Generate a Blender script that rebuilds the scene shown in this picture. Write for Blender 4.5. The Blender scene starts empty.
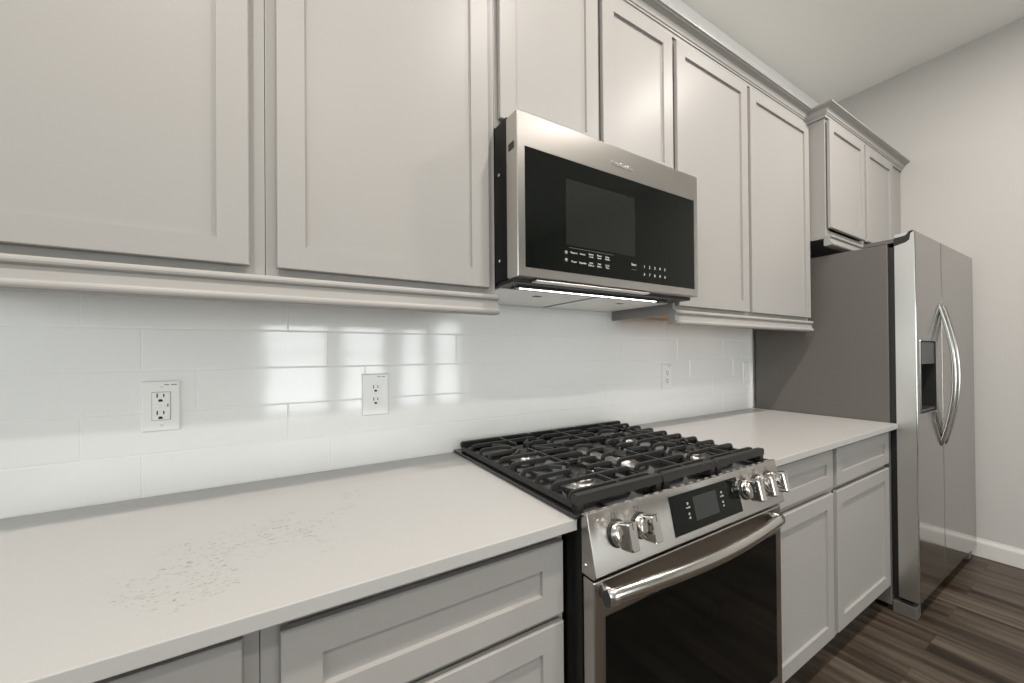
import bpy, bmesh, math, random
from mathutils import Vector, Matrix

random.seed(7)
S = bpy.context.scene
COL = S.collection

# ------------------------------------------------------------------ camera
F_PX, PX, PY = 377.58, 503.40, 352.60
YAW, PITCH, ROLL = 0.5297, 0.0057, -0.0081
fw = Vector((math.sin(YAW)*math.cos(PITCH), math.cos(YAW)*math.cos(PITCH), math.sin(PITCH)))
rt0 = Vector((math.cos(YAW), -math.sin(YAW), 0))
up0 = rt0.cross(fw)
rt = math.cos(ROLL)*rt0 + math.sin(ROLL)*up0
up = -math.sin(ROLL)*rt0 + math.cos(ROLL)*up0
cd = bpy.data.cameras.new('camera')
cam = bpy.data.objects.new('camera', cd)
COL.objects.link(cam)
cd.sensor_fit = 'HORIZONTAL'
cd.sensor_width = 36
cd.lens = F_PX*36/1024
cd.shift_x = (512-PX)/1024
cd.shift_y = (PY-341.5)/1024
cd.clip_start = 0.02
cam.matrix_world = Matrix(((rt.x, up.x, -fw.x, -0.533), (rt.y, up.y, -fw.y, -1.2561), (rt.z, up.z, -fw.z, 1.2594), (0, 0, 0, 1)))
S.camera = cam

# ------------------------------------------------------------------ world, exposure, large lights
S.view_settings.view_transform = 'Standard'
S.view_settings.look = 'None'
S.view_settings.gamma = 1
S.view_settings.use_curve_mapping = False
S.view_settings.exposure = 0.54
W = bpy.data.worlds.new('daylight')
S.world = W
W.use_nodes = True
W.node_tree.nodes['Background'].inputs[0].default_value = (0.93, 1.0, 0.985, 1)
W.node_tree.nodes['Background'].inputs[1].default_value = 1.75

def area(name, loc, rot, sx, sy, power, col, shape='RECTANGLE', spread=180):
    l = bpy.data.lights.new(name, 'AREA')
    l.shape = shape
    l.size = sx
    if shape in ('RECTANGLE', 'ELLIPSE'):
        l.size_y = sy
    l.energy = power
    l.color = col
    l.spread = math.radians(spread)
    o = bpy.data.objects.new(name, l)
    o.location = loc
    o.rotation_euler = rot
    COL.objects.link(o)
    return o

XW, ZC, YF, XL = 3.16, 3.18, -5.2, -4.2       # right wall, ceiling, far wall behind the camera, open side
WIN = [(-0.80, 0.09), (0.27, 0.97), (1.21, 1.66), (1.83, 2.35)]
WZ0, WZ1 = 0.35, 1.90
for a, b in WIN:                               # daylight outside each window of the far wall
    area('window_daylight', ((a+b)/2, YF-0.25, (WZ0+WZ1)/2), (math.radians(90), 0, 0), b-a, WZ1-WZ0, 16*(b-a)/0.85, (0.95, 1.0, 1.0))
CANS = [(-1.02, -1.30), (0.43, -1.30), (1.88, -1.30), (-0.35, -2.45)]
for x, y in CANS:                              # recessed ceiling lamps
    area('can_lamp', (x, y, ZC-0.02), (0, 0, 0), 0.13, 0.13, 24 if x > 1 else 20, (1.0, 0.93, 0.865), 'DISK')

# ------------------------------------------------------------------ materials
def mat(name, col, rough=0.5, metal=0.0, spec=0.5, coat=0.0):
    m = bpy.data.materials.new(name)
    m.use_nodes = True
    b = m.node_tree.nodes['Principled BSDF']
    b.inputs['Base Color'].default_value = (*col, 1)
    b.inputs['Roughness'].default_value = rough
    b.inputs['Metallic'].default_value = metal
    b.inputs['Specular IOR Level'].default_value = spec
    b.inputs['Coat Weight'].default_value = coat
    return m

def nd(m, t, **k):
    n = m.node_tree.nodes.new(t)
    for a, v in k.items():
        setattr(n, a, v)
    return n

def lk(m, a, b):
    m.node_tree.links.new(a, b)

def bsdf(m):
    return m.node_tree.nodes['Principled BSDF']

def coords(m, scale, rot=(0, 0, 0)):
    t = nd(m, 'ShaderNodeTexCoord')
    p = nd(m, 'ShaderNodeMapping')
    p.inputs['Scale'].default_value = scale
    p.inputs['Rotation'].default_value = rot
    lk(m, t.outputs['Object'], p.inputs['Vector'])
    return p.outputs['Vector']

def noise(m, vec, scale, detail=3, rough=0.55):
    n = nd(m, 'ShaderNodeTexNoise')
    n.inputs['Scale'].default_value = scale
    n.inputs['Detail'].default_value = detail
    n.inputs['Roughness'].default_value = rough
    lk(m, vec, n.inputs['Vector'])
    return n.outputs['Fac']

def ramp(m, fac, stops):
    r = nd(m, 'ShaderNodeValToRGB')
    e = r.color_ramp.elements
    while len(e) < len(stops):
        e.new(0.5)
    for i, (p, c) in enumerate(stops):
        e[i].position = p
        e[i].color = (*c, 1) if len(c) == 3 else c
    lk(m, fac, r.inputs['Fac'])
    return r.outputs['Color']

def bump(m, h, strength, dist=0.001):
    b = nd(m, 'ShaderNodeBump')
    b.inputs['Strength'].default_value = strength
    b.inputs['Distance'].default_value = dist
    lk(m, h, b.inputs['Height'])
    lk(m, b.outputs['Normal'], bsdf(m).inputs['Normal'])

def painted(name, col, rough, scale=(140, 140, 3), bs=0.03, spec=0.5):
    m = mat(name, col, rough, spec=spec)
    bump(m, noise(m, coords(m, scale), 1.0, 2), bs, 0.001)
    return m

def brushed(name, col, rough, scale, var=0.10, aniso=0.0, arot=0.0):
    m = mat(name, col, rough, 1.0)
    n = noise(m, coords(m, scale), 1.0, 4, 0.6)
    mr = nd(m, 'ShaderNodeMapRange')
    mr.inputs['To Min'].default_value = rough-var/2
    mr.inputs['To Max'].default_value = rough+var/2
    lk(m, n, mr.inputs['Value'])
    lk(m, mr.outputs['Result'], bsdf(m).inputs['Roughness'])
    bump(m, n, 0.004, 0.0002)
    if aniso:
        tg = nd(m, 'ShaderNodeTangent', direction_type='RADIAL', axis='Z')
        lk(m, tg.outputs['Tangent'], bsdf(m).inputs['Tangent'])
        bsdf(m).inputs['Anisotropic'].default_value = aniso
        bsdf(m).inputs['Anisotropic Rotation'].default_value = arot
    return m

M = {}
M['cabinet'] = painted('greige_cabinet_paint', (0.33, 0.318, 0.303), 0.36, spec=0.09)
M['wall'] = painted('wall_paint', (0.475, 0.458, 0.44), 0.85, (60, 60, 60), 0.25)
M['wall_white'] = painted('wall_paint_white', (0.90, 0.895, 0.88), 0.85, (60, 60, 60), 0.2)
M['ceiling'] = painted('ceiling_paint', (0.84, 0.825, 0.79), 0.95, (70, 70, 70), 0.3)
M['trim'] = painted('white_trim_paint', (0.62, 0.60, 0.575), 0.4)
M['grout'] = mat('white_grout', (0.86, 0.857, 0.848), 0.8)
M['tile'] = mat('white_glazed_tile', (0.86, 0.86, 0.852), 0.09, spec=0.6)
bump(M['tile'], noise(M['tile'], coords(M['tile'], (9, 9, 9)), 1.0, 1), 0.12, 0.004)
M['steel'] = brushed('brushed_steel', (0.52, 0.495, 0.465), 0.30, (1.5, 500, 500), 0.05, 0.8)
M['steel_v'] = brushed('brushed_fridge_steel', (0.35, 0.341, 0.326), 0.14, (300, 300, 2))
M['steel_edge_lit'] = brushed('fridge_steel_painted_reflection', (0.66, 0.645, 0.62), 0.30, (300, 300, 2))  # same fridge steel; the door sides' bright reflection is put into its colour
M['handle_steel'] = mat('polished_handle_steel', (0.66, 0.64, 0.61), 0.17, 1.0)
M['handle_dark'] = mat('satin_fridge_handle', (0.46, 0.445, 0.425), 0.20, 1.0)
M['chrome'] = mat('chrome', (0.82, 0.80, 0.78), 0.06, 1.0)
M['fridge_side'] = painted('dark_grey_fridge_side', (0.115, 0.105, 0.095), 0.42, (400, 400, 400), 0.05)
M['black'] = mat('black_plastic', (0.012, 0.012, 0.011), 0.4)
M['black_case'] = mat('black_painted_case', (0.006, 0.0065, 0.006), 0.35, spec=0.25)
M['glass'] = mat('black_glass', (0.004, 0.005, 0.004), 0.05, spec=0.22)
M['oven_glass'] = mat('dark_oven_glass', (0.004, 0.004, 0.0035), 0.06, spec=0.10)
M['glass_lighter'] = mat('lighter_black_glass', (0.014, 0.015, 0.013), 0.06, spec=0.28)  # lighter black glass; on the microwave door it paints a reflection
M['screen'] = mat('dark_screen', (0.030, 0.032, 0.032), 0.3, spec=0.3)
M['enamel'] = mat('black_enamel', (0.012, 0.012, 0.012), 0.10, spec=0.6)
M['iron'] = painted('matte_cast_iron', (0.018, 0.018, 0.017), 0.42, (500, 500, 500), 0.15, 0.35)
M['alu'] = mat('cast_aluminium', (0.32, 0.31, 0.30), 0.35, 1.0)
M['alu_bright'] = mat('bright_cast_aluminium', (0.62, 0.61, 0.59), 0.3, 1.0)
M['filter'] = brushed('filter_metal', (0.78, 0.76, 0.73), 0.42, (3, 200, 200))
M['plate'] = mat('white_plastic', (0.87, 0.865, 0.855), 0.3)
M['slot'] = mat('dark_slot', (0.01, 0.01, 0.01), 0.6)
M['print'] = mat('dark_print', (0.05, 0.05, 0.05), 0.6)
M['print_white'] = mat('white_print', (0.75, 0.75, 0.73), 0.5)
M['print_grey'] = mat('grey_print', (0.22, 0.22, 0.21), 0.5)
M['wood_under'] = mat('raw_plywood', (0.42, 0.24, 0.105), 0.6)
m = M['wood_under']
lk(m, ramp(m, noise(m, coords(m, (4, 90, 90)), 1.0, 3), [(0.3, (0.34, 0.18, 0.07)), (0.7, (0.50, 0.30, 0.14))]), bsdf(m).inputs['Base Color'])
M['lamp'] = mat('lit_lamp', (1, 1, 1), 0.5)
bsdf(M['lamp']).inputs['Emission Color'].default_value = (1.0, 0.97, 0.92, 1)
bsdf(M['lamp']).inputs['Emission Strength'].default_value = 8.0

# quartz: off-white with clusters of fine brown flecks
m = M['quartz'] = mat('white_quartz', (0.405, 0.398, 0.387), 0.30, spec=0.4)
v = coords(m, (1, 1, 1))
wv = nd(m, 'ShaderNodeMapping')
wv.inputs['Rotation'].default_value = (0, 0, 0.45)
wv.inputs['Scale'].default_value = (75, 170, 75)
lk(m, v, wv.inputs['Vector'])
dn = nd(m, 'ShaderNodeTexNoise')
dn.inputs['Scale'].default_value = 1.0
dn.inputs['Detail'].default_value = 3
dn.inputs['Distortion'].default_value = 1.6
lk(m, wv.outputs['Vector'], dn.inputs['Vector'])
fleck = ramp(m, dn.outputs['Fac'], [(0.60, (0, 0, 0)), (0.67, (1, 1, 1))])
cn = nd(m, 'ShaderNodeMath', operation='MULTIPLY_ADD')     # patchy clouds of flecks, as the slab is veined
lk(m, noise(m, v, 4.0, 3, 0.6), cn.inputs[0])
cn.inputs[1].default_value = 1.6
cm_ = None
for px, py, ax, ay, rz in ((-0.60, -0.36, 0.15, 0.11, 0.5), (-0.70, -0.52, 0.12, 0.07, 0.2), (-0.86, -0.05, 0.12, 0.03, 0.0), (0.30, -0.30, 0.1, 0.1, 0)):
    e_ = nd(m, 'ShaderNodeMapping', vector_type='TEXTURE')
    e_.inputs['Location'].default_value = (px, py, 0.914)
    e_.inputs['Rotation'].default_value = (0, 0, rz)
    e_.inputs['Scale'].default_value = (ax, ay, 1)
    lk(m, v, e_.inputs['Vector'])
    ln = nd(m, 'ShaderNodeVectorMath', operation='LENGTH')
    lk(m, e_.outputs['Vector'], ln.inputs[0])
    if cm_ is None:
        cm_ = ln.outputs['Value']
    else:
        mn = nd(m, 'ShaderNodeMath', operation='MINIMUM')
        lk(m, cm_, mn.inputs[0])
        lk(m, ln.outputs['Value'], mn.inputs[1])
        cm_ = mn.outputs[0]
iv = nd(m, 'ShaderNodeMath', operation='MULTIPLY_ADD')
lk(m, cm_, iv.inputs[0])
iv.inputs[1].default_value = -0.25
iv.inputs[2].default_value = -0.05
iv.use_clamp = False
mxx = nd(m, 'ShaderNodeMath', operation='MAXIMUM')
lk(m, iv.outputs[0], mxx.inputs[0])
mxx.inputs[1].default_value = -0.60
lk(m, mxx.outputs[0], cn.inputs[2])
cl = ramp(m, cn.outputs[0], [(0.53, (0, 0, 0)), (0.66, (1, 1, 1))])
mul = nd(m, 'ShaderNodeMath', operation='MULTIPLY')
lk(m, fleck, mul.inputs[0])
lk(m, cl, mul.inputs[1])
mx = nd(m, 'ShaderNodeMix', data_type='RGBA')
mx.inputs[6].default_value = (0.405, 0.398, 0.387, 1)
mx.inputs[7].default_value = (0.19, 0.165, 0.14, 1)
lk(m, mul.outputs[0], mx.inputs[0])
lk(m, mx.outputs[2], bsdf(m).inputs['Base Color'])

# vinyl planks running along y
m = M['floor'] = mat('dark_oak_vinyl_planks', (0.12, 0.09, 0.07), 0.42, spec=0.3)
v = coords(m, (1, 1, 1))
bt = nd(m, 'ShaderNodeTexBrick')
mp = nd(m, 'ShaderNodeMapping')
mp.inputs['Rotation'].default_value = (0, 0, math.pi/2)
lk(m, v, mp.inputs['Vector'])
lk(m, mp.outputs['Vector'], bt.inputs['Vector'])
bt.inputs['Scale'].default_value = 1.0
bt.inputs['Brick Width'].default_value = 1.22
bt.inputs['Row Height'].default_value = 0.18
bt.inputs['Mortar Size'].default_value = 0.0008
bt.inputs['Color1'].default_value = (0.25, 0.25, 0.25, 1)
bt.inputs['Color2'].default_value = (0.75, 0.75, 0.75, 1)
bt.inputs['Mortar'].default_value = (0.0, 0.0, 0.0, 1)
bt.offset = 0.37
g1 = nd(m, 'ShaderNodeMapping')
g1.inputs['Scale'].default_value = (15, 0.8, 1)
lk(m, v, g1.inputs['Vector'])
off = nd(m, 'ShaderNodeVectorMath', operation='ADD')
sc = nd(m, 'ShaderNodeVectorMath', operation='SCALE')
sc.inputs['Scale'].default_value = 37.0
lk(m, bt.outputs['Color'], sc.inputs[0])
lk(m, g1.outputs['Vector'], off.inputs[0])
lk(m, sc.outputs['Vector'], off.inputs[1])
ng = nd(m, 'ShaderNodeTexNoise')
ng.inputs['Scale'].default_value = 1.0
ng.inputs['Detail'].default_value = 6
ng.inputs['Roughness'].default_value = 0.62
ng.inputs['Distortion'].default_value = 0.5
lk(m, off.outputs['Vector'], ng.inputs['Vector'])
grain = ramp(m, ng.outputs['Fac'], [(0.34, (0.026, 0.018, 0.012)), (0.46, (0.060, 0.045, 0.033)), (0.56, (0.115, 0.092, 0.071)), (0.70, (0.17, 0.142, 0.115))])
mm = nd(m, 'ShaderNodeMix', data_type='RGBA', blend_type='MULTIPLY')
mm.inputs[0].default_value = 1.0
tone = ramp(m, bt.outputs['Color'], [(0.0, (0.45, 0.45, 0.45)), (0.2, (0.58, 0.56, 0.53)), (0.8, (0.86, 0.825, 0.775))])
lk(m, grain, mm.inputs[6])
lk(m, tone, mm.inputs[7])
lk(m, mm.outputs[2], bsdf(m).inputs['Base Color'])
bump(m, ng.outputs['Fac'], 0.12, 0.001)

# ------------------------------------------------------------------ mesh helpers
class MB:
    def __init__(s):
        s.bm = bmesh.new()

    def box(s, x0, x1, y0, y1, z0, z1):
        vs = [s.bm.verts.new(p) for p in ((x0, y0, z0), (x1, y0, z0), (x1, y1, z0), (x0, y1, z0), (x0, y0, z1), (x1, y0, z1), (x1, y1, z1), (x0, y1, z1))]
        for f in ((0, 3, 2, 1), (4, 5, 6, 7), (0, 1, 5, 4), (1, 2, 6, 5), (2, 3, 7, 6), (3, 0, 4, 7)):
            s.bm.faces.new([vs[i] for i in f])
        return s

    def prism(s, pts, axis, a, b):
        """polygon pts extruded along an axis from a to b; pts are the two other coordinates in xyz order"""
        def P(p, t):
            return {'x': (t, p[0], p[1]), 'y': (p[0], t, p[1]), 'z': (p[0], p[1], t)}[axis]
        A = [s.bm.verts.new(P(p, a)) for p in pts]
        B = [s.bm.verts.new(P(p, b)) for p in pts]
        n = len(pts)
        s.bm.faces.new(A[::-1])
        s.bm.faces.new(B)
        for i in range(n):
            s.bm.faces.new((A[i], A[(i+1) % n], B[(i+1) % n], B[i]))
        return s

    def rings(s, rings, cap=True, smooth=True, closed=True):
        R = [[s.bm.verts.new(p) for p in r] for r in rings]
        n = len(rings[0])
        for i in range(len(R)-1):
            for j in range(n if closed else n-1):
                f = s.bm.faces.new((R[i][j], R[i][(j+1) % n], R[i+1][(j+1) % n], R[i+1][j]))
                f.smooth = smooth
        if cap:
            s.bm.faces.new(R[0][::-1])
            s.bm.faces.new(R[-1])
        return s

    def lathe(s, prof, c, axis=(0, 0, 1), n=28, smooth=True):
        """profile of (radius, height) spun about an axis through c"""
        a = Vector(axis).normalized()
        u = a.orthogonal().normalized()
        w = a.cross(u)
        c = Vector(c)
        return s.rings([[c+a*h+(u*math.cos(t)+w*math.sin(t))*max(r, 1e-5) for t in [2*math.pi*k/n for k in range(n)]] for r, h in prof], True, smooth)

    def tube(s, path, r, n=12, smooth=True, sec=None, upv=(0, 0, 1)):
        """sweep of a round (radius r) or given section sec [(side, up)...] along a path"""
        P = [Vector(p) for p in path]
        rg = []
        for i, p in enumerate(P):
            t = (P[min(i+1, len(P)-1)]-P[max(i-1, 0)]).normalized()
            side = t.cross(Vector(upv))
            if side.length < 1e-4:
                side = t.cross(Vector((0, 1, 0)))
            side.normalize()
            w = side.cross(t)
            q = sec or [(r*math.cos(2*math.pi*k/n), r*math.sin(2*math.pi*k/n)) for k in range(n)]
            rg.append([p+side*a+w*b for a, b in q])
        return s.rings(rg, True, smooth)

    def mesh(s, m0):
        for vtx in s.bm.verts:
            vtx.co = m0 @ vtx.co
        return s

def rootloc(o):
    while o.parent:
        o = o.parent
    return o.location

def obj(name, mb, m, parent=None, bevel=0.0, seg=2, **props):
    bmesh.ops.recalc_face_normals(mb.bm, faces=mb.bm.faces)
    if parent is not None:
        d = rootloc(parent)
        for vtx in mb.bm.verts:
            vtx.co -= d
    me = bpy.data.meshes.new(name)
    mb.bm.to_mesh(me)
    mb.bm.free()
    for mt in (m if isinstance(m, (list, tuple)) else [m]):
        me.materials.append(mt)
    o = bpy.data.objects.new(name, me)
    COL.objects.link(o)
    if parent is not None:
        o.parent = parent
    if bevel:
        b = o.modifiers.new('bevel', 'BEVEL')
        b.width = bevel
        b.segments = seg
        b.limit_method = 'ANGLE'
        b.angle_limit = math.radians(40)
        b.harden_normals = False
    for k, val in props.items():
        o[k] = val
    return o

def thing(name, label, cat, loc, group=None):
    o = bpy.data.objects.new(name, None)
    o.empty_display_size = 0.05
    o.location = loc
    COL.objects.link(o)
    o['label'] = label
    o['category'] = cat
    if group:
        o['group'] = group
    return o

def struct(name, mb, m, bevel=0.0):
    return obj(name, mb, m, None, bevel, kind='structure')

def text_mb(txt, size, depth, loc, rotm=None, cx='CENTER'):
    """writing that faces -y, centred at loc"""
    cu = bpy.data.curves.new('text', 'FONT')
    cu.body = txt
    cu.size = size
    cu.extrude = depth
    cu.resolution_u = 2
    cu.align_x = cx
    cu.align_y = 'CENTER'
    to = bpy.data.objects.new('text', cu)
    COL.objects.link(to)
    bpy.context.view_layer.update()
    dg = bpy.context.evaluated_depsgraph_get()
    me = bpy.data.meshes.new_from_object(to.evaluated_get(dg))
    bpy.data.objects.remove(to)
    mb = MB()
    mb.bm.from_mesh(me)
    bpy.data.meshes.remove(me)
    mb.mesh(Matrix.Translation(loc) @ (rotm or Matrix.Rotation(math.pi/2, 4, 'X')))
    return mb

def join(a, b):
    me = bpy.data.meshes.new('tmp')
    b.bm.to_mesh(me)
    b.bm.free()
    a.bm.from_mesh(me)
    bpy.data.meshes.remove(me)
    return a

# ------------------------------------------------------------------ the room
struct('floor', MB().box(XL, XW+0.1, YF-0.1, 0.1, -0.05, 0.0), M['floor'])
struct('ceiling', MB().box(XL, XW+0.1, YF-0.1, 0.1, ZC, ZC+0.05), M['ceiling'])
struct('wall_back', MB().box(XL, XW+0.1, 0.012, 0.1, 0.0, ZC), M['wall_white'])
struct('wall_right', MB().box(XW, XW+0.1, YF-0.1, 0.012, 0.0, ZC), M['wall'])
struct('wall_left_light_block', MB().box(XL-0.1, XL, YF-0.1, 0.1, 0.0, 1.0).box(XL-0.1, XL, YF-0.1, 0.1, 3.0, ZC), M['wall'])  # unseen wall, added to keep low side light off the base cabinets
wf = MB()
xs = [XL]+[v for w in WIN for v in w]+[XW]
for i in range(0, len(xs), 2):
    wf.box(xs[i], xs[i+1], YF-0.1, YF, 0, ZC)
for a, b in WIN:
    wf.box(a, b, YF-0.1, YF, 0, WZ0).box(a, b, YF-0.1, YF, WZ1, ZC)
struct('wall_front', wf, M['wall'])
for i, (a, b) in enumerate(WIN):
    w = MB()
    t = 0.045
    for q in ((a, a+t, WZ0, WZ1), (b-t, b, WZ0, WZ1), (a+t, b-t, WZ0, WZ0+t), (a+t, b-t, WZ1-t, WZ1), (a+t, b-t, 1.28, 1.31)):
        w.box(q[0], q[1], YF-0.07, YF-0.03, q[2], q[3])
    struct('window_%d' % (i+1), w, M['trim'])
# baseboard of the right wall: flat board with a stepped, rounded top
bp = [(XW, 0), (XW-0.014, 0), (XW-0.014, 0.082), (XW-0.011, 0.092), (XW-0.006, 0.1), (XW-0.005, 0.108), (XW, 0.11)]
struct('baseboard_right', MB().prism([(p[0]-0.0, p[1]) for p in bp], 'y', YF, -0.02), M['trim'])

# tiled backsplash: grout bed with individually bevelled glazed tiles
TH, TL, GR = 0.1047, 0.4198, 0.0020
RIGHT_END = 2.22
def tiles(x0, x1, ztop, mb):
    offs = [0.0, -0.9388+0.0, -0.726, -0.8327]      # joint position per course, from the counter up
    for r in range(12):
        z0 = 0.914+TH*r
        if z0 >= ztop-0.004:
            break
        z1 = min(z0+TH, ztop)
        o = {0: -0.8327, 1: -0.9388, 2: -0.726}[r % 3]
        k = math.floor((x0-o)/TL)
        while o+k*TL < x1:
            a, b = max(o+k*TL, x0), min(o+(k+1)*TL, x1)
            if b-a > 0.01:
                g, e = GR/2, 0.0016
                fx0, fx1, fz0, fz1 = a+g, b-g, z0+g, z1-g
                rg = []
                for y, ins in ((0.004, 0), (0.0012, 0), (0.0, e)):
                    rg.append([(fx0+ins, y, fz0+ins), (fx1-ins, y, fz0+ins), (fx1-ins, y, fz1-ins), (fx0+ins, y, fz1-ins)])
                mb.rings(rg, True, False)
            k += 1
tb = MB()
tiles(-2.2, RIGHT_END, 1.44, tb)
grout = struct('wall_backsplash', MB().box(-2.2, RIGHT_END, 0.0008, 0.0119, 0.90, 1.46), M['grout'])
struct('wall_backsplash_tile', tb, M['tile'])

# ------------------------------------------------------------------ cabinets
YFR = -0.318        # face frames of the wall cabinets
def shaker(mb, x0, x1, z0, z1, yb, yf, stile=0.053, rail=0.05, rec=0.0085):
    """one shaker door or drawer front facing -y: frame, small sloped lip, recessed panel"""
    e = 0.0018
    R = [(x0, x1, z0, z1, yb), (x0, x1, z0, z1, yf+e), (x0+e, x1-e, z0+e, z1-e, yf)]
    R.append((x0+stile, x1-stile, z0+rail, z1-rail, yf))
    R.append((x0+stile+0.0010, x1-stile-0.0010, z0+rail+0.0010, z1-rail-0.0010, yf+rec-0.001))
    R.append((x0+stile+0.0022, x1-stile-0.0022, z0+rail+0.0022, z1-rail-0.0022, yf+rec))
    return mb.rings([[(a, y, c), (b, y, c), (b, y, d_), (a, y, d_)] for a, b, c, d_, y in R], True, False)

def wall_cabinet(label, x0, x1, z0, z1, yfr, doors, group=None, wood=None):
    t = thing('wall_cabinet', label, 'wall cabinet', ((x0+x1)/2, 0, z0), group)
    g = 0.0006
    x0 += g
    x1 -= g
    b = MB()
    th = 0.016
    b.box(x0, x0+th, yfr+0.02, -0.002, z0, z1).box(x1-th, x1, yfr+0.02, -0.002, z0, z1)
    b.box(x0+th, x1-th, yfr+0.02, -0.002, z1-th, z1).box(x0+th, x1-th, -0.008, -0.002, z0+0.03, z1-th)
    obj('carcass', b, M['cabinet'], t, 0.0008)
    pl = obj('bottom_panel', MB().box(x0+th, x1-th, yfr+0.02, -0.008, z0+0.018, z0+0.03), M['wood_under'] if wood else M['cabinet'], t)
    if wood:
        pl['label'] = 'raw orange brown plywood underside'
    f = MB()
    s = 0.04
    f.box(x0, x0+s, yfr, yfr+0.02, z0, z1).box(x1-s, x1, yfr, yfr+0.02, z0, z1)
    f.box(x0+s, x1-s, yfr, yfr+0.02, z0, z0+0.045).box(x0+s, x1-s, yfr, yfr+0.02, z1-0.05, z1)
    if x1-doors[-1][1] > 0.1:
        f.box(doors[-1][1]-0.03, x1-s, yfr, yfr+0.0199, z0+0.045, z1-0.05)
    obj('face_frame', f, M['cabinet'], t)
    if len(doors) == 2:
        mid = (doors[0][1]+doors[1][0])/2
        obj('mullion', MB().box(mid-0.035, mid+0.035, yfr+0.0005, yfr+0.02, z0+0.045, z1-0.05), M['cabinet'], t)
    for a, c, zb, zt in doors:
        obj('door', shaker(MB(), a, c, zb, zt, yfr-0.006, yfr-0.020), M['cabinet'], t)
    return t

ZD, ZT = 1.445, 2.487
ZB = 1.412
wall_cabinet('greige wall cabinet at the far left, its door cut by the photo edge', -1.120, -0.563, ZB, 2.515, YFR, [(-1.094, -0.590, ZD, ZT)])
wall_cabinet('single wide shaker door wall cabinet just left of the microwave', -0.563, -0.010, ZB, 2.515, YFR, [(-0.542, -0.037, ZD, ZT)])
wall_cabinet('short greige wall cabinet above the microwave', -0.010, 0.785, 1.908, 2.515, YFR, [(0.001, 0.380, 1.93, ZT), (0.402, 0.772, 1.93, ZT)])
wall_cabinet('tall two door wall cabinet between microwave and refrigerator', 0.785, 1.945, ZB, 2.515, YFR, [(0.799, 1.312, ZD, ZT), (1.337, 1.932, ZD, ZT)], wood=True)
YF2 = -0.400
wall_cabinet('small deeper wall cabinet above the refrigerator', 1.945, XW-0.003, 1.862, 2.515, YF2, [(1.958, 2.436, 1.916, ZT), (2.470, 2.930, 1.916, ZT)])

def sweep_profile(mb, path, prof):
    """profile [(out, z)] mitred along a plan path; outward is to the right of travel (towards the room)"""
    P = [Vector((p[0], p[1])) for p in path]
    nrm = []
    for i in range(len(P)-1):
        d_ = (P[i+1]-P[i]).normalized()
        nrm.append(Vector((d_.y, -d_.x)))
    rg = []
    for i, p in enumerate(P):
        if i == 0:
            o = nrm[0]
        elif i == len(P)-1:
            o = nrm[-1]
        else:
            a, b = nrm[i-1], nrm[i]
            o = (a+b)/(1+a.dot(b))
        rg.append([(p.x+o.x*u, p.y+o.y*u, z) for u, z in prof])
    return mb.rings(rg, True, False)

crown = [(0.001, 2.498), (0.009, 2.498), (0.010, 2.503), (0.010, 2.510), (0.014, 2.512), (0.015, 2.517), (0.018, 2.519), (0.021, 2.527), (0.027, 2.536), (0.035, 2.541), (0.042, 2.544), (0.044, 2.547), (0.049, 2.549), (0.050, 2.555), (0.001, 2.555)]
cm = sweep_profile(MB(), [(-1.12, YFR), (1.945, YFR), (1.945, YF2), (XW-0.003, YF2)], crown)
o = obj('crown_molding', cm, M['cabinet'], None, label='greige crown molding running along the tops of all wall cabinets', category='molding')
rail = [(-0.008, 1.410), (-0.008, 1.372), (0.022, 1.372), (0.026, 1.374), (0.0275, 1.378), (0.0275, 1.382), (0.0255, 1.3855), (0.0215, 1.387), (0.0205, 1.389), (0.0195, 1.396), (0.0185, 1.404), (0.018, 1.411), (0.0215, 1.4125), (0.0245, 1.415), (0.0255, 1.419), (0.0245, 1.423), (0.021, 1.427), (0.001, 1.428), (0.001, 1.411)]
def light_rail(label, path, dz=0.0):
    mb = sweep_profile(MB(), path, [(u, z+dz) for u, z in rail])
    return obj('light_rail', mb, M['cabinet'], None, label=label, category='molding')
light_rail('greige light rail molding under the wall cabinets left of the microwave', [(-1.12, YFR), (-0.0105, YFR)])
light_rail('greige light rail molding under the tall wall cabinet right of the microwave', [(0.770, YFR), (1.944, YFR)])
light_rail('short light rail molding under the wall cabinet above the refrigerator', [(1.9465, YF2), (2.42, YF2)], 0.45)

YB = -0.600         # face frames of the base cabinets
def base_cabinet(label, x0, x1, fronts, ztop, mulls=(), rails=()):
    t = thing('base_cabinet', label, 'base cabinet', ((x0+x1)/2, -0.3, 0))
    g = 0.0006
    x0 += g
    x1 -= g
    obj('carcass', MB().box(x0, x1, YB+0.02, -0.002, 0.105, ztop), M['cabinet'], t, 0.0008)
    obj('toe_kick', MB().box(x0, x1, -0.530, -0.515, 0.0005, 0.105), M['cabinet'], t)
    f = MB()
    s = 0.028
    f.box(x0, x0+s, YB, YB+0.02, 0.105, ztop).box(x1-s, x1, YB, YB+0.02, 0.105, ztop)
    f.box(x0+s, x1-s, YB, YB+0.02, 0.105, 0.16).box(x0+s, x1-s, YB, YB+0.02, ztop-0.05, ztop)
    for z in rails:
        f.box(x0+s, x1-s, YB, YB+0.0199, z-0.02, z+0.02)
    for x in mulls:
        f.box(x-0.03, x+0.03, YB+0.0003, YB+0.0197, 0.16, ztop-0.05)
    obj('face_frame', f, M['cabinet'], t)
    for kind, a, c, zb, zt in fronts:
        obj(kind, shaker(MB(), a, c, zb, zt, YB-0.006, YB-0.020, 0.055, 0.050 if kind == 'drawer' else 0.055), M['cabinet'], t)
    return t

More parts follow.
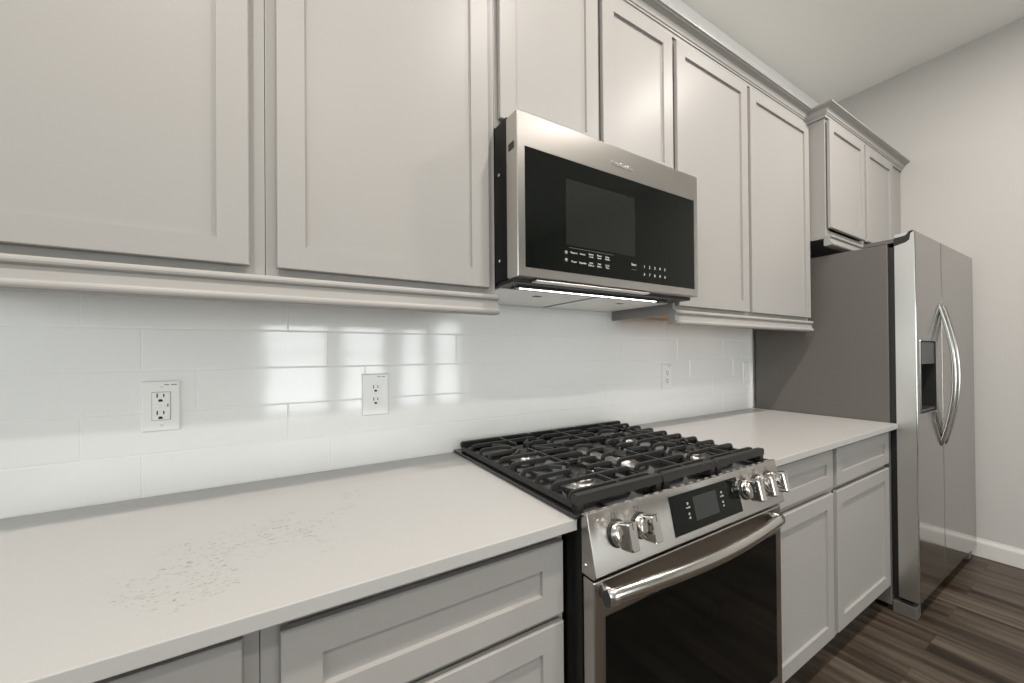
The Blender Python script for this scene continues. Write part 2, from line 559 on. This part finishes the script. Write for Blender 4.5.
base_cabinet('greige base cabinet at the far left, only a drawer corner showing', -1.120, -0.563, [('drawer', -1.09, -0.582, 0.708, 0.868), ('door', -1.09, -0.582, 0.13, 0.690)], 0.889, rails=(0.70,))
base_cabinet('stacked drawer base cabinet between the left cabinet and gas range', -0.563, -0.004, [('drawer', -0.537, -0.016, 0.708, 0.861), ('drawer', -0.537, -0.016, 0.425, 0.690), ('drawer', -0.537, -0.016, 0.13, 0.407)], 0.889, rails=(0.70, 0.415))
base_cabinet('two drawer two door base cabinet right of the gas range', 0.783, 1.996, [('drawer', 0.800, 1.350, 0.726, 0.872), ('drawer', 1.388, 1.990, 0.722, 0.872), ('door', 0.800, 1.350, 0.134, 0.700), ('door', 1.388, 1.990, 0.134, 0.700)], 0.889, mulls=(1.369,), rails=(0.712,))

for lab, a, c in (('long white quartz countertop left of the gas range', -1.12, -0.001), ('short white quartz countertop between gas range and refrigerator', 0.781, 2.008)):
    obj('countertop', MB().box(a, c, -0.648, -0.001, 0.8905, 0.914), M['quartz'], None, 0.0015, label=lab, category='countertop')

# ------------------------------------------------------------------ gas range
RX0, RX1 = 0.003, 0.774
rg = thing('gas_range', 'stainless slide-in gas range with black grates between the base cabinets', 'range', (0.39, -0.35, 0))
b = MB().box(RX0, RX1, -0.655, -0.03, 0.09, 0.905)
obj('body', b, M['black_case'], rg, 0.002)
obj('toe_panel', MB().box(RX0+0.03, RX1-0.03, -0.60, -0.58, 0.0005, 0.0895), M['black'], rg)
ct = MB()
ct.box(RX0, RX1, -0.654, -0.012, 0.9055, 0.917)
for q in ((RX0-0.013, RX0+0.010, -0.654, -0.006), (RX1-0.010, RX1+0.011, -0.654, -0.006), (RX0+0.010, RX1-0.010, -0.026, -0.006)):
    ct.box(q[0], q[1], q[2], q[3], 0.9155, 0.9245)
obj('cooktop', ct, M['enamel'], rg, 0.002)
# wedge control panel
T, B = Vector((0, -0.672, 0.931)), Vector((0, -0.698, 0.812))
cp = MB().prism([(-0.6555, 0.9275), (T.y, T.z), (B.y, B.z), (-0.690, 0.8045), (-0.6555, 0.8045)], 'x', RX0, RX1)
panel = obj('control_panel', cp, M['steel'], rg, 0.0015)
sdir = (B-T).normalized()
PL = (B-T).length
ndir = Vector((0, sdir.z, -sdir.y))
if ndir.y > 0:
    ndir = -ndir
def on_panel(x, s, n=0.0):
    return T+sdir*s+ndir*n+Vector((x, 0, 0))
PM = Matrix(((1, 0, 0, 0), (0, -sdir.y, ndir.y, 0), (0, -sdir.z, ndir.z, 0), (0, 0, 0, 1)))   # writing plane of the panel
def panel_box(mb, x0, x1, s0, s1, n0, n1):
    R = []
    for n in (n0, n1):
        R.append([on_panel(x0, s0, n), on_panel(x1, s0, n), on_panel(x1, s1, n), on_panel(x0, s1, n)])
    return mb.rings(R, True, False)
# touch display
dis = obj('display', panel_box(MB(), 0.258, 0.545, 0.015, 0.104, -0.001, 0.0015), M['glass'], panel)
fr = MB()
panel_box(fr, 0.5455, 0.5480, 0.0135, 0.1065, -0.001, 0.0022)
panel_box(fr, 0.2560, 0.5455, 0.1043, 0.1065, -0.001, 0.0022)
obj('display_trim', fr, M['chrome'], panel)
obj('display_screen', panel_box(MB(), 0.345, 0.443, 0.030, 0.086, 0.0015, 0.0019), M['screen'], panel)
for x in (0.322, 0.466):
    for s0, tx in ((0.040, 'o'), (0.050, 'mode'), (0.064, 'o'), (0.074, 'off')):
        obj('display_icon', text_mb(tx, 0.012 if len(tx) == 1 else 0.0065, 0.0001, on_panel(x, s0, 0.0017), PM), M['print_white'], panel)
# knobs
def knob(x):
    s0 = 0.053
    k = MB()
    c = on_panel(x, s0, 0.001)
    k.lathe([(0.0245, 0.003), (0.0258, 0.006), (0.0258, 0.020), (0.0235, 0.0245), (0.0, 0.025)], c, ndir, 32)
    # grip bar across the cap, rounded ends
    n0, n1 = 0.018, 0.048
    R = []
    for n, hw, hl in ((n0, 0.0135, 0.0260), (n0+0.006, 0.0135, 0.0275), (n1-0.004, 0.0118, 0.0285), (n1-0.001, 0.0108, 0.0275), (n1, 0.0095, 0.0260)):
        ring = []
        for a, sg in ((-1, 1), (1, 1), (1, -1), (-1, -1)):
            for q in range(4):
                th = {(-1, 1): math.pi/2, (1, 1): 0, (1, -1): -math.pi/2, (-1, -1): math.pi}[(a, sg)]
                th += math.radians(90-30*q) if True else 0
                cr = 0.0045
                ring.append((a*(hw-cr)+cr*math.cos(th), sg*(hl-cr)+cr*math.sin(th)))
        R.append([on_panel(x+u, s0-v, n) for u, v in ring])
    k.rings(R, True, False)
    o = obj('knob', k, M['chrome'], panel, 0.0006)
    obj('knob_base', MB().lathe([(0.0285, 0.0), (0.0285, 0.003), (0.0265, 0.0038), (0.0, 0.0038)], on_panel(x, s0, 0.0), ndir, 32), M['black'], panel)
    obj('knob_marker', panel_box(MB(), x-0.0008, x+0.0008, s0-0.027, s0-0.014, 0.0475, 0.0484), M['print'], panel)
KX = [0.078, 0.150, 0.578, 0.645, 0.712]
for i, x in enumerate(KX):
    knob(x)
    gb = MB()
    s0 = 0.018
    h = 0.0058
    for q in ((-h, h, -h, -h+0.0008), (-h, h, h-0.0008, h), (-h, -h+0.0008, -h, h), (h-0.0008, h, -h, h)):
        panel_box(gb, x-0.004+q[0], x-0.004+q[1], s0+q[2], s0+q[3], 0.0, 0.0004)
    dx, ds = [(-h, h), (-h, -h), (0, 0), (h, -h), (h, h)][i]
    panel_box(gb, x-0.004+dx-0.0018, x-0.004+dx+0.0018, s0+ds-0.0018, s0+ds+0.0018, 0.0, 0.0006)
    panel_box(gb, x-0.0045, x-0.0035, s0+0.010, s0+0.016, 0.0, 0.0004)
    obj('burner_icon', gb, M['print'], panel)
obj('side_screw', MB().lathe([(0.005, 0), (0.005, 0.0015), (0.003, 0.003), (0, 0.003)], (RX0, -0.668, 0.826), (-1, 0, 0), 16), M['chrome'], panel)
tabs = MB()
for k in range(22):
    x = 0.02+k*0.0335
    tabs.box(x, x+0.014, -0.667, -0.663, 0.9295, 0.9310)
obj('vent_slots', tabs, M['print_grey'], panel)
# oven door
DF = -0.693
dr = MB()
D0, D1, DZ0, DZ1 = 0.005, 0.766, 0.235, 0.7985
dr.box(D0, D1, -0.690, -0.657, DZ0, DZ1)
door = obj('oven_door', dr, M['steel'], rg, 0.003)
WX0, WX1, WZa, WZb = 0.036, 0.731, 0.30, 0.721
obj('door_window', MB().box(WX0, WX1, -0.6925, -0.6895, WZa, WZb), M['oven_glass'], door, 0.001)
N = 28
path = []
for k in range(N+1):
    u = k/N
    x = 0.014+u*(0.706-0.014)
    path.append((x, -0.716-0.026*math.sin(math.pi*u), 0.779))
sec = [(0.0115*math.cos(2*math.pi*k/20), 0.0165*math.sin(2*math.pi*k/20)) for k in range(20)]
h = obj('handle', MB().tube(path, 0, sec=sec), M['handle_steel'], door)
for x in (0.026, 0.695):
    hb = MB()
    hb.tube([(x, -0.689, 0.779), (x, -0.716, 0.779)], 0, sec=[(0.008*math.cos(2*math.pi*k/16), 0.0165*math.sin(2*math.pi*k/16)) for k in range(16)])
    obj('handle_mount', hb, M['steel'], door)
for x, d_ in ((0.0135, -1), (0.7065, 1)):
    obj('end_cap', MB().rings([[(x+d_*t_, -0.716+a, 0.779+c) for a, c in sec] for t_ in (-0.0004, 0.0008)], True, False), M['screen'], h, label='dark end cap')
obj('storage_drawer', MB().box(D0, D1, -0.688, -0.657, 0.095, 0.228), M['steel'], rg, 0.003)

# burners
def burner(x, y, r, oval=0.0):
    z = 0.9172
    t = MB()
    t.lathe([(r*1.5, 0), (r*1.45, 0.003), (r*1.05, 0.005), (r, 0.012), (r*0.97, 0.0175), (0, 0.0175)], (x, y, z), n=36)
    if oval:
        for v in t.bm.verts:
            v.co.y = y+(v.co.y-y)*oval
    o = obj('burner', t, M['alu_bright'] if oval else M['alu'], rg)
    c = MB().lathe([(r*0.86, 0), (r*0.98, 0.003), (r*0.98, 0.007), (r*0.90, 0.010), (0, 0.011)], (x, y, z+0.0175), n=36)
    if oval:
        for v in c.bm.verts:
            v.co.y = y+(v.co.y-y)*oval
    obj('burner_cap', c, M['iron'], o)
    ig = MB().tube([(x+r*1.12, y-0.006, z+0.004), (x+r*1.12, y-0.006, z+0.024)], 0.0028, 10)
    obj('igniter', ig, M['plate'], o)
GX = [(0.000, 0.283), (0.286, 0.513), (0.516, 0.776)]
YG0, YG1 = -0.634, -0.050      # front and back of the grates
burner(0.150, -0.205, 0.032)
burner(0.150, -0.480, 0.042)
burner(0.395, -0.345, 0.036, 2.6)
burner(0.640, -0.205, 0.028)
burner(0.640, -0.480, 0.046)

# grates
ZG = 0.959
def bar(mb, pts, w=0.0105, hgt=0.0105):
    """iron bar with a slightly tapered square section along a path"""
    sec = [(-w/2, -hgt), (w/2, -hgt), (w*0.36, 0), (-w*0.36, 0)]
    return mb.tube(pts, 0, sec=sec, smooth=False)
def grate(x0, x1, burners, first, last):
    g = MB()
    xm = (x0+x1)/2
    for x in (x0+0.008, x1-0.008):              # side rails, lower than the fingers
        bar(g, [(x, YG0+0.006, ZG-0.018), (x, YG1, ZG-0.018)], 0.013, 0.013)
    # front and back rails: deep bars with feet
    for y, t in ((YG0, 0.016), (YG1, 0.014)):
        g.prism([(x0+0.003, ZG-0.022), (x0, ZG-0.018), (x0, ZG-0.005), (x0+0.006, ZG), (x1-0.006, ZG), (x1, ZG-0.005), (x1, ZG-0.018), (x1-0.003, ZG-0.022)], 'y', y-t/2, y+t/2)
    for x in (x0+0.014, x1-0.014):
        for y in (YG0, YG1):
            g.box(x-0.009, x+0.009, y-0.008, y+0.008, 0.9185, ZG-0.021)
    n = 9
    for k in range(n):
        y = YG1-0.0625*(k+0.95)
        hit = [bb for bb in burners if abs(bb[1]-y) < bb[2]]
        e = 0.007
        L = [(x0+0.006, y, ZG-0.026), (x0+e+0.002, y, ZG-0.010), (x0+e+0.009, y, ZG-0.002), (x0+e+0.02, y, ZG)]
        Rr = [(2*xm-p[0], p[1], p[2]) for p in L][::-1]
        if hit:
            bb = hit[0]
            gap = 0.030
            xa, xb = bb[0]-gap, bb[0]+gap
            sy = 0.016 if y > bb[1] else -0.016
            if abs(y-bb[1]) < 0.02:
                sy = 0
            if xa-0.03 > L[-1][0]:
                bar(g, L+[(xa-0.035, y, ZG), (xa-0.006, y-sy*0.8, ZG), (xa, y-sy, ZG-0.004), (xa+0.002, y-sy, ZG-0.017)])
            if xb+0.03 < Rr[0][0]:
                bar(g, ([(xb-0.002, y-sy, ZG-0.017), (xb, y-sy, ZG-0.004), (xb+0.006, y-sy*0.8, ZG), (xb+0.035, y, ZG)]+Rr))
        else:
            bar(g, L+[(xm, y, ZG)]+Rr)
    # spine along y, interrupted over each burner
    ys = sorted([bb[1] for bb in burners])
    cuts = [YG0]
    for q, bb in sorted([(bb[1], bb) for bb in burners]):
        cuts += [q-bb[3], q+bb[3]]
    cuts.append(YG1)
    for a, c in zip(cuts[::2], cuts[1::2]):
        bx = burners[0][0]
        if c-a > 0.015:
            bar(g, [(bx, a, ZG-0.0005), (bx, c, ZG-0.0005)], 0.0105, 0.0105)
    # diagonal cross ties
    for bb in burners:
        for sx in (-1, 1):
            for sy in (-1, 1):
                r0, r1 = bb[3]*1.15, bb[3]*1.15+0.055
                if x0+0.02 < bb[0]+sx*r1*0.75 < x1-0.02:
                    bar(g, [(bb[0]+sx*r0*0.72, bb[1]+sy*r0*0.72, ZG-0.001), (bb[0]+sx*r1*0.75, bb[1]+sy*r1*0.75, ZG-0.001)], 0.010, 0.0095)
    obj('grate', g, M['iron'], rg, 0.0018)
grate(GX[0][0], GX[0][1], [(0.150, -0.205, 0.05, 0.036), (0.150, -0.480, 0.05, 0.036)], True, False)
grate(GX[1][0], GX[1][1], [(0.395, -0.345, 0.09, 0.085)], False, False)
grate(GX[2][0], GX[2][1], [(0.640, -0.205, 0.05, 0.036), (0.640, -0.480, 0.05, 0.036)], False, True)

# ------------------------------------------------------------------ microwave
MX0, MX1, MZ0, MZ1 = -0.009, 0.758, 1.452, 1.904
mw = thing('microwave', 'stainless over-the-range microwave with black glass front above the gas range', 'microwave', (0.372, -0.2, MZ0))
cs = MB()
cs.box(MX0, MX1, -0.385, -0.003, MZ0+0.012, MZ1-0.002)
obj('case', cs, M['black_case'], mw, 0.001)
bt = MB()
bt.box(MX0+0.004, MX1-0.004, -0.412, -0.006, MZ0, MZ0+0.0115)
obj('underside', bt, M['black'], mw, 0.001)
for a, c in ((MX0+0.012, 0.366), (0.388, MX1-0.012)):
    f = obj('grease_filter', MB().box(a, c, -0.325, -0.022, MZ0-0.003, MZ0-0.0002), M['filter'], mw, 0.0008)
    obj('latch', MB().box((a+c)/2-0.013, (a+c)/2+0.013, -0.258, -0.240, MZ0-0.0042, MZ0-0.0031), M['black'], f)
obj('lamp_lens', MB().box(0.055, 0.640, -0.368, -0.346, MZ0-0.004, MZ0-0.0002), M['lamp'], mw, label='lit white cooktop lamp strip')
obj('lamp_bezel', MB().box(0.030, 0.672, -0.346, -0.338, MZ0-0.006, MZ0-0.0002).box(0.030, 0.672, -0.376, -0.368, MZ0-0.006, MZ0-0.0002), M['black'], mw)
obj('bottom_lip', MB().box(0.05, 0.50, -0.438, -0.414, MZ0+0.0015, MZ0+0.006), M['filter'], mw, 0.001)
md = MB()
YM = -0.4408
GXa, GXb, GZa, GZb = 0.013, 0.737, 1.487, 1.804
ring = lambda x0, x1, z0, z1, y: [(x0, y, z0), (x1, y, z0), (x1, y, z1), (x0, y, z1)]
md.rings([ring(MX0-0.001, MX1, 1.462, 1.893, -0.392), ring(MX0-0.001, MX1, 1.462, 1.893, YM+0.002), ring(MX0+0.001, MX1-0.002, 1.464, 1.891, YM), ring(GXa, GXb, GZa, GZb, YM), ring(GXa, GXb, GZa, GZb, YM+0.004)], True, False)
mdoor = obj('door', md, M['steel'], mw)
gl = obj('door_glass', MB().box(GXa+0.0005, GXb-0.0005, YM+0.0006, YM+0.0038, GZa+0.0005, GZb-0.0005), M['glass'], mdoor)
obj('painted_glass_reflection', MB().box(0.150, 0.430, YM+0.0002, YM+0.0005, 1.565, 1.750), M['glass_lighter'], mdoor)  # lighter rectangle: the room's reflection in the glass, painted as a panel
obj('mounting_strip', MB().box(MX0, MX1, -0.391, -0.386, 1.466, 1.895), M['steel'], mw)
obj('side_latch', MB().box(MX0-0.0025, MX0-0.0012, -0.425, -0.400, 1.800, 1.818), M['black'], mdoor)
for z in (1.52, 1.76):
    sc = MB()
    sc.lathe([(0.005, 0), (0.005, 0.0015), (0.0025, 0.0028), (0, 0.003)], (MX0-0.0002, -0.345, z), (-1, 0, 0), 14)
    obj('side_screw', sc, M['chrome'], mw)
obj('logo', text_mb('FRIGIDAIRE', 0.0185, 0.0008, (0.375, YM-0.0005, 1.838)), M['alu'], mdoor)
for i, (t1, t2) in enumerate((('Popcorn', 'Potato'), ('Reheat', 'Vegetable'), ('Sensor\nCook', 'Auto\nDefrost'), ('Power\nLevel', 'Melt\nSoften'), ('Keep\nWarm', 'Cook\nTime'))):
    x = 0.178+i*0.0325
    for tt, z in ((t1, 1.545), (t2, 1.520)):
        obj('function_key', text_mb(tt, 0.0072, 0.0001, (x, YM+0.0003, z)), M['print_white'], mdoor)
for i, (a, c) in enumerate((('1', '6'), ('2', '7'), ('3', '8'), ('4', '9'), ('5', '0'))):
    x = 0.472+i*0.0255
    for tt, z in ((a, 1.5385), (c, 1.5135)):
        obj('number_key', text_mb(tt, 0.0125, 0.0001, (x, YM+0.0003, z)), M['print_white'], mdoor)
obj('start_key', text_mb('Start', 0.0115, 0.0001, (0.423, YM+0.0003, 1.5395)), M['print_white'], mdoor)
k3 = MB()
for z in (1.543, 1.522):
    k3.lathe([(0.0052, 0), (0.0052, 0.0002), (0, 0.0002)], (0.150, YM+0.0006, z), (0, -1, 0), 18)
k3.box(0.160, 0.335, YM+0.0002, YM+0.0006, 1.5578, 1.5584)
k3.box(0.412, 0.436, YM+0.0002, YM+0.0006, 1.5235, 1.5241)
obj('faint_keys', k3, M['print_grey'], mdoor)

# ------------------------------------------------------------------ refrigerator
FX0, FX1 = 2.013, 3.095
SPL = 2.428
fg = thing('refrigerator', 'stainless side by side refrigerator with dispenser beside the right countertop', 'refrigerator', (2.48, -0.35, 0))
obj('case', MB().box(FX0, FX1, -0.618, -0.020, 0.03, 1.783), M['fridge_side'], fg, 0.003)
obj('gasket', MB().box(FX0+0.012, FX1-0.012, -0.641, -0.6185, 0.085, 1.765), M['black'], fg)
# bottom grille, corner foot covers
obj('kick_grille', MB().box(FX0+0.012, FX1-0.012, -0.630, -0.600, 0.0005, 0.0295), M['black'], fg)
for x in (FX0+0.001, FX1-0.066):
    obj('foot_cover', MB().box(x, x+0.065, -0.700, -0.6185, 0.0005, 0.060), M['fridge_side'], fg, 0.004)
    obj('bottom_hinge', MB().box(x+0.004, x+0.056, -0.690, -0.645, 0.0605, 0.072), M['black'], fg, 0.002)
obj('top_trim', MB().box(FX0+0.0005, FX1-0.0005, -0.640, -0.530, 1.7835, 1.804), M['fridge_side'], fg, 0.002)
obj('hinge_cover', MB().prism([(-0.6405, 1.783), (-0.6405, 1.805), (-0.655, 1.806), (-0.680, 1.810), (-0.692, 1.826), (-0.7045, 1.829), (-0.7045, 1.820), (-0.697, 1.816), (-0.693, 1.786), (-0.680, 1.776), (-0.6405, 1.766)], 'x', FX0-0.0012, FX0+0.10), M['black'], fg, 0.001)

def fridge_door(x0, x1, z0, z1, hole=None):
    """gently bowed front with rounded vertical edges, built as columns so a dispenser hole can be left open"""
    def yf(x):
        u = (x-FX0)/(FX1-FX0)
        return -0.712-0.008*u
    r = 0.004
    xs = [x0, x0+r*0.12, x0+r*0.45, x0+r]
    n = 10
    xs += [x0+r+(x1-x0-2*r)*k/n for k in range(1, n)]
    xs += [x1-r, x1-r*0.45, x1-r*0.12, x1]
    if hole:
        xs = sorted([x for x in xs if not (hole[0]-0.012 < x < hole[0]+0.012 or hole[1]-0.012 < x < hole[1]+0.012)]+[hole[0], hole[1]])
    def front(x):
        d_ = min(x-x0, x1-x)
        y = yf(x)
        if d_ < r:
            y += r-math.sqrt(max(r*r-(r-d_)**2, 0))
        return y
    zs = [z0, z1] if not hole else [z0, hole[2], hole[3], z1]
    mb = MB()
    V = {(i, j): mb.bm.verts.new((x, front(x), z)) for i, x in enumerate(xs) for j, z in enumerate(zs)}
    for i in range(len(xs)-1):
        for j in range(len(zs)-1):
            if hole and xs[i] >= hole[0]-1e-6 and xs[i+1] <= hole[1]+1e-6 and j == 1:
                continue
            f = mb.bm.faces.new((V[i, j], V[i+1, j], V[i+1, j+1], V[i, j+1]))
            f.smooth = False
    yb = -0.642
    n1 = len(xs)-1
    Bk = {}
    for i in (0, n1):
        for j in range(len(zs)):
            Bk[i, j] = mb.bm.verts.new((xs[i], yb, zs[j]))
    for j in range(len(zs)-1):
        mb.bm.faces.new((V[0, j], V[0, j+1], Bk[0, j+1], Bk[0, j])).material_index = 1
        mb.bm.faces.new((V[n1, j], Bk[n1, j], Bk[n1, j+1], V[n1, j+1])).material_index = 1
    for j in (0, len(zs)-1):
        mb.bm.faces.new([V[i, j] for i in range(len(xs))]+[Bk[n1, j], Bk[0, j]])
    mb.bm.faces.new([Bk[0, j] for j in range(len(zs))]+[Bk[n1, j] for j in range(len(zs))][::-1])
    return mb, yf
HZ = (0.966, 1.310)
HX = (2.062, 2.308)
mb, yf = fridge_door(FX0, SPL-0.003, 0.085, 1.822, (HX[0], HX[1], HZ[0], HZ[1]))
ldoor = obj('freezer_door', mb, (M['steel_v'], M['steel_edge_lit']), fg)
mb, yf = fridge_door(SPL+0.003, FX1, 0.085, 1.822)
rdoor = obj('fresh_food_door', mb, (M['steel_v'], M['steel_edge_lit']), fg)
# dispenser: dark recess, control face, paddle, drip tray, bright rim
ds = MB()
yb = -0.664
x0, x1, z0, z1 = HX[0], HX[1], HZ[0], HZ[1]
yo = -0.716
ds.rings([ring(x0+0.001, x1-0.001, z0+0.001, z1-0.001, yo), ring(x0+0.001, x1-0.001, z0+0.001, z1-0.001, yb)], False, False)
ds.bm.faces.new([ds.bm.verts.new(p) for p in ring(x0+0.001, x1-0.001, z0+0.001, z1-0.001, yb)])
disp = obj('dispenser', ds, M['black'], ldoor)
obj('dispenser_panel', MB().box(x0+0.003, x1-0.003, -0.712, -0.668, 1.198, z1-0.003), M['screen'], ldoor, 0.002)
obj('paddle', MB().box((x0+x1)/2-0.03, (x0+x1)/2+0.03, -0.682, -0.676, 1.05, 1.165), M['glass_lighter'], ldoor, 0.003)
obj('drip_tray', MB().box(x0+0.004, x1-0.004, -0.712, -0.668, z0+0.003, z0+0.016), M['screen'], ldoor, 0.002)
rm = MB()
for q in ((x0-0.002, x0, z0-0.002, z1+0.002), (x1, x1+0.005, z0-0.002, z1+0.002), (x0, x1, z0-0.002, z0), (x0, x1, z1, z1+0.002)):
    rm.box(q[0], q[1], yf((q[0]+q[1])/2)-0.0025, yf((q[0]+q[1])/2)+0.004, q[2], q[3])
obj('dispenser_rim', rm, M['handle_dark'], ldoor, 0.001)
def fridge_handle(x, door):
    path = []
    N = 26
    for k in range(N+1):
        u = k/N
        path.append((x, -0.712-0.050*math.sin(math.pi*u)**0.85, 1.497-u*(1.497-0.780)))
    path = [(x, -0.705, path[0][2]+0.004)]+path+[(x, -0.705, path[-1][2]-0.004)]
    sec = [(0.0110*math.cos(2*math.pi*k/18), 0.0095*math.sin(2*math.pi*k/18)) for k in range(18)]
    obj('handle', MB().tube(path, 0, sec=sec, upv=(0, -1, 0)), M['handle_dark'], door)
fridge_handle(2.392, ldoor)
fridge_handle(2.468, rdoor)

# ------------------------------------------------------------------ outlets and switch
def receptacle_face(mb_slots, x, z, y, s=1.0):
    mb_slots.box(x-0.0075*s, x-0.0050*s, y-0.0004, y, z+0.000*s, z+0.010*s)
    mb_slots.box(x+0.0050*s, x+0.0075*s, y-0.0004, y, z+0.001*s, z+0.009*s)
    mb_slots.prism([(x-0.0042*s, z-0.0105*s), (x+0.0042*s, z-0.0105*s), (x+0.0042*s, z-0.0065*s), (x+0.002*s, z-0.0042*s), (x-0.002*s, z-0.0042*s), (x-0.0042*s, z-0.0065*s)], 'y', y-0.0004, y)
def plate(t, x, z, w, hgt):
    mb = MB()
    e = 0.003
    mb.rings([ring(x-w/2, x+w/2, z-hgt/2, z+hgt/2, -0.0002), ring(x-w/2, x+w/2, z-hgt/2, z+hgt/2, -0.003), ring(x-w/2+e, x+w/2-e, z-hgt/2+e, z+hgt/2-e, -0.0062)], True, False)
    return obj('cover_plate', mb, M['plate'], t)
def plate_marks(t, x, z):
    mb = MB()
    for q in ((0.006, 0.015), (0.019, 0.030)):
        mb.box(x+q[0], x+q[1], -0.0065, -0.0062, z-0.0012, z+0.0012)
    obj('plate_marks', mb, M['print_grey'], t)
def duplex(label, x, z, w, hgt):
    t = thing('outlet', label, 'outlet', (x, 0, z))
    plate(t, x, z, w, hgt)
    for dz in (0.0195, -0.0195):
        mb = MB()
        n = 24
        prof = [(0.0165*math.cos(2*math.pi*k/n), max(min(0.0168*math.sin(2*math.pi*k/n), 0.0135), -0.0135)) for k in range(n)]
        mb.rings([[(x+a, y, z+dz+b) for a, b in prof] for y in (-0.006, -0.0078)], True, False)
        r = obj('receptacle', mb, M['plate'], t, 0.0004)
        sl = MB()
        receptacle_face(sl, x, z+dz, -0.0079)
        obj('slots', sl, M['slot'], r)
    obj('screw', MB().lathe([(0.003, 0), (0.003, 0.0008), (0, 0.0011)], (x, -0.0062, z), (0, -1, 0), 14), M['plate'], t)
    plate_marks(t, x, z+hgt/2-0.010)
t = thing('outlet', 'white square-faced outlet with test buttons on the left backsplash', 'outlet', (-0.795, 0, 1.138))
plate(t, -0.795, 1.138, 0.074, 0.126)
x, z = -0.795, 1.138
mb = MB()
mb.rings([ring(x-0.0172, x+0.0172, z-0.0345, z+0.0345, -0.0052), ring(x-0.0172, x+0.0172, z-0.0345, z+0.0345, -0.0085)], True, False)
r = obj('receptacle', mb, M['plate'], t, 0.0006)
gp = MB()
for q in ((x-0.0182, x-0.0173, z-0.0355, z+0.0355), (x+0.0173, x+0.0182, z-0.0355, z+0.0355), (x-0.0173, x+0.0173, z+0.0346, z+0.0355), (x-0.0173, x+0.0173, z-0.0355, z-0.0346)):
    gp.box(q[0], q[1], -0.0068, -0.0061, q[2], q[3])
obj('plate_gap', gp, M['print_grey'], t)
for dz in (0.0215, -0.0215):
    sl = MB()
    receptacle_face(sl, x-0.001, z+dz, -0.0086)
    obj('slots', sl, M['slot'], r)
for a, c in ((x-0.0135, x-0.0015), (x-0.0005, x+0.0095)):
    obj('test_button', MB().box(a, c, -0.0097, -0.0085, z-0.0035, z+0.0045), M['plate'], r, 0.0005)
obj('indicator', MB().box(x+0.0120, x+0.0140, -0.0088, -0.0085, z-0.002, z+0.005), M['slot'], r)
for dz in (0.048, -0.048):
    sw_ = MB()
    sw_.lathe([(0.003, 0), (0.003, 0.0008), (0, 0.0011)], (x, -0.0062, z+dz), (0, -1, 0), 14)
    obj('screw', sw_, M['plate'], t)
plate_marks(t, x, z+0.053)
duplex('white duplex outlet with two round faces under the cabinet beside the microwave', -0.276, 1.136, 0.082, 0.132)
duplex('white duplex outlet on the backsplash right of the gas range', 1.172, 1.140, 0.076, 0.128)
t = thing('light_switch', 'white rocker switch on the backsplash next to the refrigerator', 'light switch', (1.935, 0, 1.136))
plate(t, 1.935, 1.136, 0.076, 0.126)
obj('rocker', MB().prism([(-0.0058, 1.1025), (-0.0078, 1.1025), (-0.0095, 1.136), (-0.0070, 1.1695), (-0.0058, 1.1695)], 'x', 1.918, 1.952), M['plate'], t, 0.0005)

# ------------------------------------------------------------------ recessed ceiling lights (their lamps are set at the top)
for i, (x, y) in enumerate(CANS):
    lab = ['left', 'middle', 'right'][i % 3]
    t = thing('recessed_light', 'round white recessed ceiling light, %s one of the row %s' % (lab, 'nearest the cabinets' if i < 3 else 'nearest the windows'), 'ceiling light', (x, y, ZC), 'recessed ceiling lights')
    obj('trim_ring', MB().lathe([(0.075, -0.0005), (0.095, -0.0005), (0.095, -0.006), (0.085, -0.010), (0.075, -0.008), (0.075, -0.0005)], (x, y, ZC), (0, 0, 1), 32), M['trim'], t)
